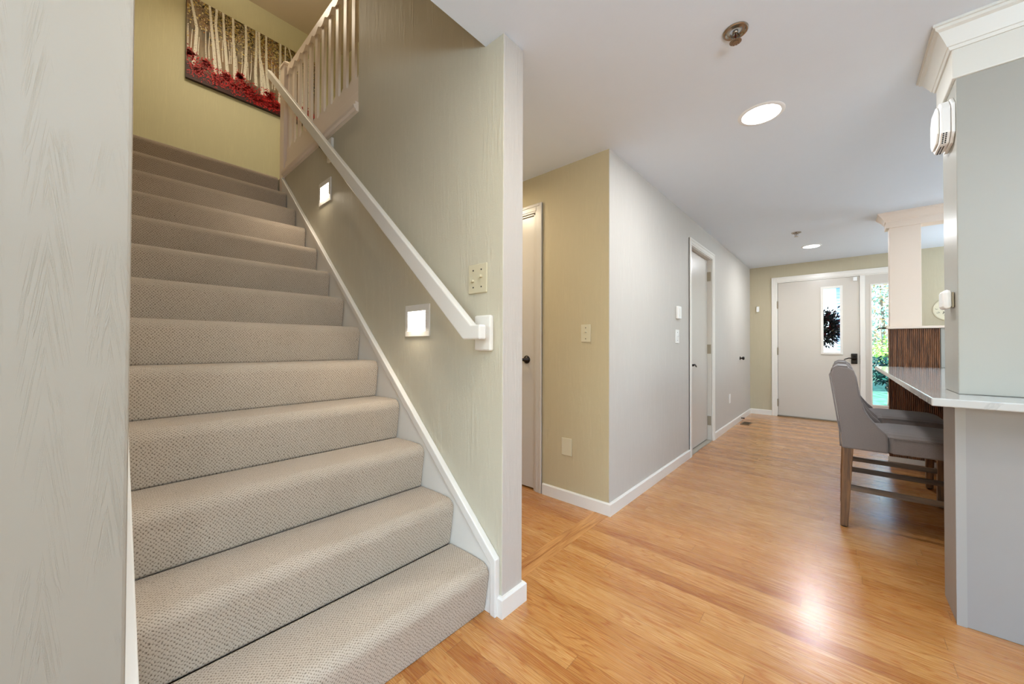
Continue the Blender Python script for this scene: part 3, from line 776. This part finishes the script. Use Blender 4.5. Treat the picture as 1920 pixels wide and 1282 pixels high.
for i in range(6):
    u = i/6; y = 2.3455+u*.034; z = 2.014-u*.034
    for xx in (.322, .330): sl_.append((xx, xx+.004, y-.003, y+.001, z-.003, z+.001))
for _b in sl_: add(box('sounder_slot', *_b, BLK), t_)
t_ = thing('motion_sensor', 'small white rounded sensor on the left face of the near pillar at eye level', 'sensor', (.356, 2.41, 1.28))
add(box('bracket', .3476, .3555, 2.385, 2.405, 1.287, 1.352, BRASSY, bevel=.002), t_)
add(box('body', .3215, .3475, 2.372, 2.468, 1.282, 1.362, WPLAS, bevel=.012), t_)

# decorative plate on the entry wall seen through the opening
t_ = thing('wall_plate_decoration', 'round cream decorative wall disc with dark scrollwork beyond the opening', 'wall decoration', (1.03, YF, 1.60))
pr = .148
bm = bmesh.new(); LATHE(bm, [(0, -.012), (pr*.92, -.012), (pr, -.008), (pr, -.0005), (0, -.0005)], (1.052, YF, 1.612), 'Y', 48)
for i in range(46):
    a0 = random.random()*2*PI; rr = random.uniform(.02, .105); cx, cz = 1.052+rr*math.cos(a0), 1.612+rr*math.sin(a0)
    q = []; th = random.random()*6; k = random.choice((-1, 1)); ln = random.uniform(.010, .022)
    for j in range(5):
        q.append((cx, YF-.013, cz)); cx += math.cos(th)*ln*.4; cz += math.sin(th)*ln*.4; th += k*.5
    TUBE(bm, q, .0016, 5, 1)
add(mesh_obj('disc', bm, [plain('cream_ceramic', srgb(222, 214, 186), .4), BLK]), t_)

# ------------------------------------------------------------------ bar chairs
def chair():
    """origin at the floor, at the near back corner; x = forward, y = width"""
    t = thing('bar_chair', 'x', 'bar chair')
    W = .52
    # side wing profile (x,z)
    wing = [(-.052, .950), (-.040, .985), (-.018, .998), (.030, .995), (.058, .975), (.070, .935), (.078, .88), (.092, .79), (.108, .732), (.130, .690), (.165, .640), (.198, .606), (.205, .585), (.207, .490), (0.0, .492), (-.004, .60), (-.028, .78)]
    def wings(y0, y1):
        return prism('wing', wing, 'Y', y0, y1, FABRIC, t, bevel=.010)
    wings(0, .045); wings(W-.045, W)
    back = [(-.052, .950), (-.040, .987), (-.018, 1.000), (.026, .996), (.042, .975), (.050, .93), (.072, .62), (.075, .492), (0.0, .492), (-.004, .60), (-.028, .78)]
    bm = bmesh.new(); P(bm, back, 'Y', .0455, W-.0455)
    o = mesh_obj('backrest', bm, FABRIC, t, bevel=.010)
    # piping lines around the rear of the backrest
    for yy in (.008, W-.008):
        bm = bmesh.new(); TUBE(bm, [(-.006, yy, .50), (-.010, yy, .60), (-.034, yy, .78), (-.056, yy, .945), (-.044, yy, .985), (-.018, yy, 1.001), (.03, yy, .998)], .004, 8)
        mesh_obj('piping', bm, FABRIC, o, smooth=True)
    # seat cushion, crowned
    bm = bmesh.new(); n, m = 16, 12; sx0, sx1 = .075, .565
    top = {}
    for i in range(n+1):
        for j in range(m+1):
            u, v = i/n, j/m
            x = sx0+(sx1-sx0)*u
            ya, yb = (.047, W-.047) if x < .205 else (.002, W-.002)
            y = ya+(yb-ya)*v
            cr = (1-(2*v-1)**6)*(1-abs(2*u-1)**8)
            top[i, j] = bm.verts.new((x, y, .582+.028*cr+.006*math.sin(u*PI)*math.sin(v*PI)))
    for i in range(n):
        for j in range(m): bm.faces.new([top[i, j], top[i+1, j], top[i+1, j+1], top[i, j+1]])
    loop = [top[i, 0] for i in range(n+1)]+[top[n, j] for j in range(1, m+1)]+[top[i, m] for i in range(n-1, -1, -1)]+[top[0, j] for j in range(m-1, 0, -1)]
    low = [bm.verts.new((v.co.x, v.co.y, .493)) for v in loop]
    for i in range(len(loop)):
        j = (i+1) % len(loop); bm.faces.new([loop[i], low[i], low[j], loop[j]])
    bm.faces.new(low)
    seat = mesh_obj('seat', bm, FABRIC, t, bevel=.006)
    bm = bmesh.new()
    TUBE(bm, [(.210, -.001, .588), (.30, -.001, .591), (.42, -.001, .590), (.560, -.001, .584)], .0035, 8)
    mesh_obj('seat_piping', bm, FABRIC, seat, smooth=True)
    def leg(x0t, x1t, x0b, x1b, ya, yb, yab, ybb):
        bm = bmesh.new()
        T = [(x0t, ya), (x1t, ya), (x1t, yb), (x0t, yb)]; Bt = [(x0b, yab), (x1b, yab), (x1b, ybb), (x0b, ybb)]
        vt = [bm.verts.new((p[0], p[1], .4925)) for p in T]; vb = [bm.verts.new((p[0], p[1], .006)) for p in Bt]
        bm.faces.new(vt); bm.faces.new(vb[::-1])
        for i in range(4): bm.faces.new([vt[i], vb[i], vb[(i+1) % 4], vt[(i+1) % 4]])
        L = mesh_obj('leg', bm, LEGW, t, bevel=.003)
        gm = bmesh.new(); LATHE(gm, [(0, 0), (.014, 0), (.015, .006), (0, .006)], ((x0b+x1b)/2, (yab+ybb)/2, 0), 'Z', 16)
        mesh_obj('glide', gm, BLK, L, smooth=True)
    leg(.004, .054, -.010, .028, .004, .050, .006, .044)
    leg(.004, .054, -.010, .028, W-.050, W-.004, W-.044, W-.006)
    leg(.500, .548, .498, .538, .004, .050, .006, .046)
    leg(.500, .548, .498, .538, W-.050, W-.004, W-.046, W-.006)
    box('stretcher', .030, .505, .014, .036, .233, .264, STRW, t, bevel=.002)
    box('stretcher', .030, .505, W-.036, W-.014, .233, .264, STRW, t, bevel=.002)
    box('stretcher', .508, .530, .048, W-.048, .300, .335, STRW, t, bevel=.002)
    box('stretcher', .012, .032, .048, W-.048, .300, .335, STRW, t, bevel=.002)
    return t
ch = chair()
GR = 'grey bar chairs tucked under the breakfast bar'
def dup(root):
    r = root.copy(); COL.objects.link(r)
    for c in list(root.children):
        d_ = c.copy(); COL.objects.link(d_); d_.parent = r
        for g in list(c.children):
            e_ = g.copy(); COL.objects.link(e_); e_.parent = d_
    return r
LB = ['grey upholstered bar chair with oak legs, nearest to the camera beside the white pillar',
      'grey upholstered bar chair behind the nearest one, closer to the ribbed walnut panel']
chairs = [ch, dup(ch)]
for i, c in enumerate(chairs):
    c.location = (0.0, 3.10+.81*i, 0); c['label'] = LB[i]; c['group'] = GR

# ------------------------------------------------------------------ painting upstairs
pt = thing('painting', 'wide unframed painting of white birch trunks over red undergrowth on the upstairs wall', 'painting', (XE, 1.24, 3.925))
py0, py1, pz0, pz1 = .585, 1.868, 3.922, 4.800
t = NT('painted_canvas_background'); o_, x_, y_, z_ = t.coords()
zn = t.math('DIVIDE', t.math('SUBTRACT', z_, pz0), pz1-pz0)
n1 = t.noise(t.mapping(o_, (1, 14, 3)), 1, 4, .6); n2 = t.noise(o_, 5, 3)
grey = t.ramp(n1, [(.35, srgb(84, 76, 64)), (.65, srgb(178, 164, 138))])
warm = t.mix(t.ramp(n2, [(.4, (0, 0, 0, 1)), (.65, (1, 1, 1, 1))]), grey, srgb(150, 118, 86))
low = t.ramp(t.math('ADD', zn, t.math('MULTIPLY', n2, .15)), [(.22, (1, 1, 1, 1)), (.34, (0, 0, 0, 1))])
t.set(color=t.mix(low, warm, srgb(62, 14, 14)), rough=.55)
CAN = t.m
CEDGE = plain('canvas_edge', srgb(58, 40, 34), .6)
TRK = NT('painted_birch'); o_, x_, y_, z_ = TRK.coords()
nn = TRK.noise(TRK.mapping(o_, (1, 60, 160)), 1, 2)
TRK.set(color=TRK.ramp(nn, [(.30, srgb(70, 62, 52)), (.38, srgb(246, 242, 230))]), rough=.6); TRK = TRK.m
REDS = [plain('painted_red', srgb(226, 22, 26), .5), plain('painted_dark_red', srgb(150, 12, 18), .5)]
YEL = [plain('painted_gold', srgb(222, 196, 104), .6), plain('painted_cream', srgb(240, 228, 172), .6), plain('painted_orange', srgb(196, 120, 40), .6), plain('painted_olive', srgb(84, 74, 46), .6)]
add(box('stretcher_frame', XE+.0005, XE+.038, py0, py1, pz0, pz1, CEDGE), pt)
trunks = [[(0.614, 4.8), (0.643, 4.642), (0.669, 4.488), (0.659, 4.246), (0.644, 4.078)], [(0.774, 4.8), (0.789, 4.599), (0.812, 4.361), (0.832, 4.087)],
 [(0.834, 4.8), (0.827, 4.624), (0.847, 4.382), (0.876, 4.089)], [(0.891, 4.8), (0.902, 4.561), (0.923, 4.294), (0.938, 4.1)],
 [(0.98, 4.8), (0.984, 4.556), (0.997, 4.337), (1.004, 4.114)], [(1.098, 4.8), (1.105, 4.574), (1.102, 4.341), (1.09, 4.155)],
 [(1.202, 4.8), (1.204, 4.6), (1.197, 4.336), (1.204, 4.152)], [(1.228, 4.8), (1.238, 4.525), (1.255, 4.31), (1.267, 4.078)],
 [(1.248, 4.484), (1.269, 4.377), (1.291, 4.21), (1.305, 4.086)], [(1.301, 4.8), (1.303, 4.576), (1.31, 4.34), (1.336, 4.09)],
 [(1.45, 4.8), (1.451, 4.652), (1.451, 4.3), (1.447, 4.05)], [(1.504, 4.8), (1.504, 4.56), (1.50, 4.15)], [(1.541, 4.8), (1.569, 4.71), (1.60, 4.4), (1.61, 4.12)],
 [(1.69, 4.8), (1.695, 4.5), (1.70, 4.15)], [(1.77, 4.8), (1.775, 4.4), (1.78, 4.1)]]
thin = [[(0.599, 4.5), (0.599, 4.189)], [(0.633, 4.454), (0.621, 4.191)], [(0.69, 4.405), (0.68, 4.195)], [(0.743, 4.547), (0.745, 4.32), (0.75, 4.193)],
 [(0.777, 4.525), (0.77, 4.335), (0.775, 4.218)], [(0.89, 4.497), (0.888, 4.407), (0.892, 4.253)], [(0.938, 4.528), (0.953, 4.357), (0.95, 4.265)],
 [(0.966, 4.522), (0.966, 4.274)], [(1.015, 4.394), (1.024, 4.216)], [(1.066, 4.481), (1.069, 4.322), (1.06, 4.156)], [(1.121, 4.387), (1.128, 4.181)],
 [(1.157, 4.489), (1.156, 4.313), (1.147, 4.192)], [(1.39, 4.5), (1.395, 4.2)], [(1.36, 4.55), (1.37, 4.2)], [(1.65, 4.5), (1.655, 4.15)], [(1.74, 4.5), (1.742, 4.2)]]
bm = bmesh.new()
XF = XE+.0385
def quad(p, mi):
    f = bm.faces.new([bm.verts.new(q) for q in p]); f.material_index = mi
quad([(XF, py0, pz0), (XF, py1, pz0), (XF, py1, pz1), (XF, py0, pz1)], 0)
DXC = [0]
def strip(pl, w0, w1, dx, mi):
    DXC[0] += 1; dx += DXC[0]*.00006
    n = len(pl)
    L = []; Rr = []
    for i, (y, z) in enumerate(pl):
        w_ = w0+(w1-w0)*i/(n-1); z = min(z, pz1-.001)
        L.append((XF+dx, y-w_/2, z)); Rr.append((XF+dx, y+w_/2, z))
    for i in range(n-1): quad([L[i], Rr[i], Rr[i+1], L[i+1]], mi)
def leaf(y, z, s, dx, mi):
    a = random.random()*PI; p = []
    y = min(max(y, py0+.012), py1-.012); z = min(max(z, pz0+.012), pz1-.012)
    for k in range(4):
        r_ = s*(1 if k % 2 == 0 else .55); p.append((XF+dx, y+r_*math.cos(a+k*PI/2), z+r_*math.sin(a+k*PI/2)))
    quad(p, mi)
for tt in thin: strip(tt, .006, .009, .0003, 1)
for _ in range(3200):
    y = random.uniform(py0, py1); z = pz1-abs(random.gauss(0, .17))
    if y < .78 and random.random() < .6: continue
    mi = random.choices([4, 5, 6, 7], [4, 3, 1.2 if y > 1.2 else .2, 4])[0]
    leaf(y, max(z, 4.22+random.random()*.12), random.uniform(.005, .013), .0012, mi)
for tt in trunks[:11]: strip(tt, .020, .032, .0014, 1)
for tt in trunks[11:]: strip(tt, .014, .020, .0014, 1)
clumps = [(.62, 4.18, .05), (.68, 4.05, .07), (.75, 4.14, .05), (.85, 4.03, .08), (.93, 4.10, .05), (1.02, 4.04, .07), (1.12, 4.08, .06), (1.05, 4.17, .04), (1.17, 4.02, .07), (1.24, 4.00, .06), (1.34, 4.10, .05), (1.35, 4.00, .06), (1.45, 4.02, .07), (1.55, 4.08, .06), (1.65, 4.05, .07), (1.76, 4.08, .07)]
for cy, cz, r_ in clumps:
    for _ in range(230):
        leaf(random.gauss(cy, r_*.55), random.gauss(cz, r_*.55), random.uniform(.005, .012), .0040, 2 if random.random() < .78 else 3)
for _ in range(700): leaf(random.uniform(py0, py1), random.uniform(3.95, 4.17), random.uniform(.004, .009), .0042, 3 if random.random() < .6 else 2)
add(mesh_obj('canvas', bm, [CAN, TRK]+REDS+YEL), pt)

# ------------------------------------------------------------------ outdoors, seen through the door glass
GRASS = NT('lawn_grass'); o_, x_, y_, z_ = GRASS.coords()
GRASS.set(color=GRASS.ramp(GRASS.noise(o_, 6, 4), [(.35, srgb(38, 96, 66)), (.65, srgb(96, 158, 124))]), rough=.9); GRASS = GRASS.m
tag(box('lawn', -8, 10, YF+.6, 30, -.25, -.13, GRASS), 'green lawn outside the side light window', 'lawn', kind='stuff')
struct(box('trim_2', -1.6, 2.0, YF+.121, YF+1.2, -.119, -.03, plain('concrete_step', srgb(170, 168, 160), .8)), 'concrete porch slab outside the front door', 'porch slab')
def leaves(bm, c, rad, n, s, mats, flat=.8):
    for _ in range(n):
        v = Vector((random.gauss(0, 1), random.gauss(0, 1), random.gauss(0, 1))).normalized()*random.random()**.4
        p = Vector((c[0]+v.x*rad[0], c[1]+v.y*rad[1], c[2]+v.z*rad[2]))
        a = Vector((random.gauss(0, 1), random.gauss(0, 1), random.gauss(0, 1))).normalized(); b = a.orthogonal().normalized()
        k = s*random.uniform(.6, 1.3)
        f = bm.faces.new([bm.verts.new(p+a*k), bm.verts.new(p+b*k*.5), bm.verts.new(p-a*k), bm.verts.new(p-b*k*.5)])
        f.material_index = random.randrange(mats)
def plant(name, lab, cat, trunk_pts, r, blobs, leafmats, s, group=None):
    t = thing(name, lab, cat, (trunk_pts[0][0][0], trunk_pts[0][0][1], trunk_pts[0][0][2]), group)
    bm = bmesh.new()
    for tp in trunk_pts: TUBE(bm, tp, [r*(1-.7*i/(len(tp)-1)) for i in range(len(tp))], 7)
    add(mesh_obj('trunk', bm, BARK, smooth=True), t)
    bm = bmesh.new()
    for c, rad, n in blobs: leaves(bm, c, rad, n, s, len(leafmats))
    me = bpy.data.meshes.new('foliage'); bm.to_mesh(me); bm.free()
    for m in leafmats: me.materials.append(m)
    o = bpy.data.objects.new('foliage', me); COL.objects.link(o); add(o, t)
    return t
BARK = plain('tree_bark', srgb(128, 116, 104), .9)
LG = [plain('bright_leaf', srgb(150, 205, 90), .6), plain('yellow_leaf', srgb(190, 206, 110), .6)]
DG = [plain('dark_leaf', srgb(22, 62, 52), .5), plain('teal_leaf', srgb(30, 92, 80), .5)]
PG = [plain('pale_leaf', srgb(150, 190, 170), .6), plain('autumn_leaf', srgb(206, 170, 120), .6), plain('silver_leaf', srgb(190, 214, 206), .6)]
plant('garden_shrub', 'dark green shrub close outside the side light window', 'shrub', [[(.58, 8.9, -.1195), (.60, 8.92, .3), (.55, 8.95, .8)], [(.60, 8.9, -.1195), (.68, 8.9, .5), (.74, 8.95, .75)]], .02,
      [((.52, 8.9, .72), (.26, .25, .26), 700), ((.75, 9.0, .50), (.2, .25, .22), 300)], DG, .035)
plant('young_tree', 'bright yellow-green young tree behind the dark shrub', 'tree', [[(.82, 12, -.1195), (.84, 12, .7), (.80, 12, 1.5), (.86, 12.05, 2.3)], [(.84, 12, .7), (.70, 12, 1.2), (.66, 12, 1.8)]], .03,
      [((.82, 12, 1.05), (.35, .4, .35), 420), ((.62, 12, .95), (.2, .3, .2), 120)], LG, .04)
for i, (bx, by, lab) in enumerate(((1.2, 20.5, 'tall pale woodland tree filling the side light window'), (4.7, 20.5, 'pale woodland tree to the right beyond the lawn'))):
    plant('woodland_tree', lab, 'tree', [[(bx, by, -.1195), (bx+.05, by, 2), (bx-.1, by, 4.5)], [(bx+.03, by, 1.2), (bx+.7, by, 3), (bx+1, by, 4)], [(bx+.3, by+.3, -.1195), (bx+.35, by+.3, 3.5)]], .07,
          [((bx, by, 3.2), (1.5, 1.2, 2.8), 4200), ((bx, by-.3, 1.0), (1.4, .8, .9), 1100)], PG, .075, 'woodland trees beyond the lawn')
# neighbouring garage
hs = thing('garage', 'white neighbouring garage with blue corner siding seen through the door window', 'garage', (-2, 15, -.12))
add(box('wall', -6, -.10, 14.5, 18, -.12, 2.95, plain('white_siding', srgb(240, 244, 250), .6)), hs)
bm = bmesh.new()
for i in range(34): P(bm, [(14.46, -.12+i*.09), (14.44, -.12+i*.09), (14.46, -.04+i*.09)], 'X', -.10, .22)
B(bm, -.098, .22, 14.46, 18, -.12, 2.95)
add(mesh_obj('corner_siding', bm, plain('blue_siding', srgb(150, 180, 225), .6)), hs)
add(box('eave', -6.2, .32, 14.2, 18.2, 2.951, 3.05, plain('eave_grey', srgb(150, 160, 176), .6)), hs)
add(box('plinth', -6, .225, 14.42, 14.439, -.12, .55, plain('grey_green_plinth', srgb(120, 150, 140), .7)), hs)
# wreath on the outside of the door glass
wr = thing('door_wreath', 'dark leafy autumn wreath hanging outside the front door window', 'wreath', (-.21, YF+.10, 1.5))
LEAFM = [plain('wreath_dark_leaf', srgb(40, 32, 30), .6), plain('wreath_brown_leaf', srgb(86, 54, 34), .6), plain('wreath_green_leaf', srgb(38, 58, 40), .6), plain('wreath_red_berry', srgb(120, 28, 34), .5)]
wcx, wcz, wR = -.235, 1.42, .165
ringp = [(wcx+wR*math.cos(a*2*PI/28), YF+.105, wcz+wR*math.sin(a*2*PI/28)) for a in range(29)]
add(tube('ring', ringp, .022, LEAFM[0]), wr)
bm = bmesh.new()
for k in range(1900):
    a = random.random()*2*PI
    c = Vector((wcx+wR*math.cos(a), YF+.105, wcz+wR*math.sin(a)))
    off = Vector((random.gauss(0, .06), random.uniform(-.035, .07), random.gauss(0, .06)))
    d1 = (off+Vector((math.cos(a)*.02, 0, math.sin(a)*.02)))
    if d1.length < 1e-3: continue
    d1.normalize(); b = d1.orthogonal().normalized(); s_ = random.uniform(.018, .038); p = c+off
    if p.y-s_ < YF+.062: p.y = YF+.062+s_
    f = bm.faces.new([bm.verts.new(p-d1*s_), bm.verts.new(p+b*s_*.45), bm.verts.new(p+d1*s_), bm.verts.new(p-b*s_*.45)])
    f.material_index = random.choices([0, 1, 2, 3], [5, 2.2, 2, 1.2])[0]
me = bpy.data.meshes.new('leaves'); bm.to_mesh(me); bm.free()
for m in LEAFM: me.materials.append(m)
o = bpy.data.objects.new('leaves', me); COL.objects.link(o); add(o, wr)
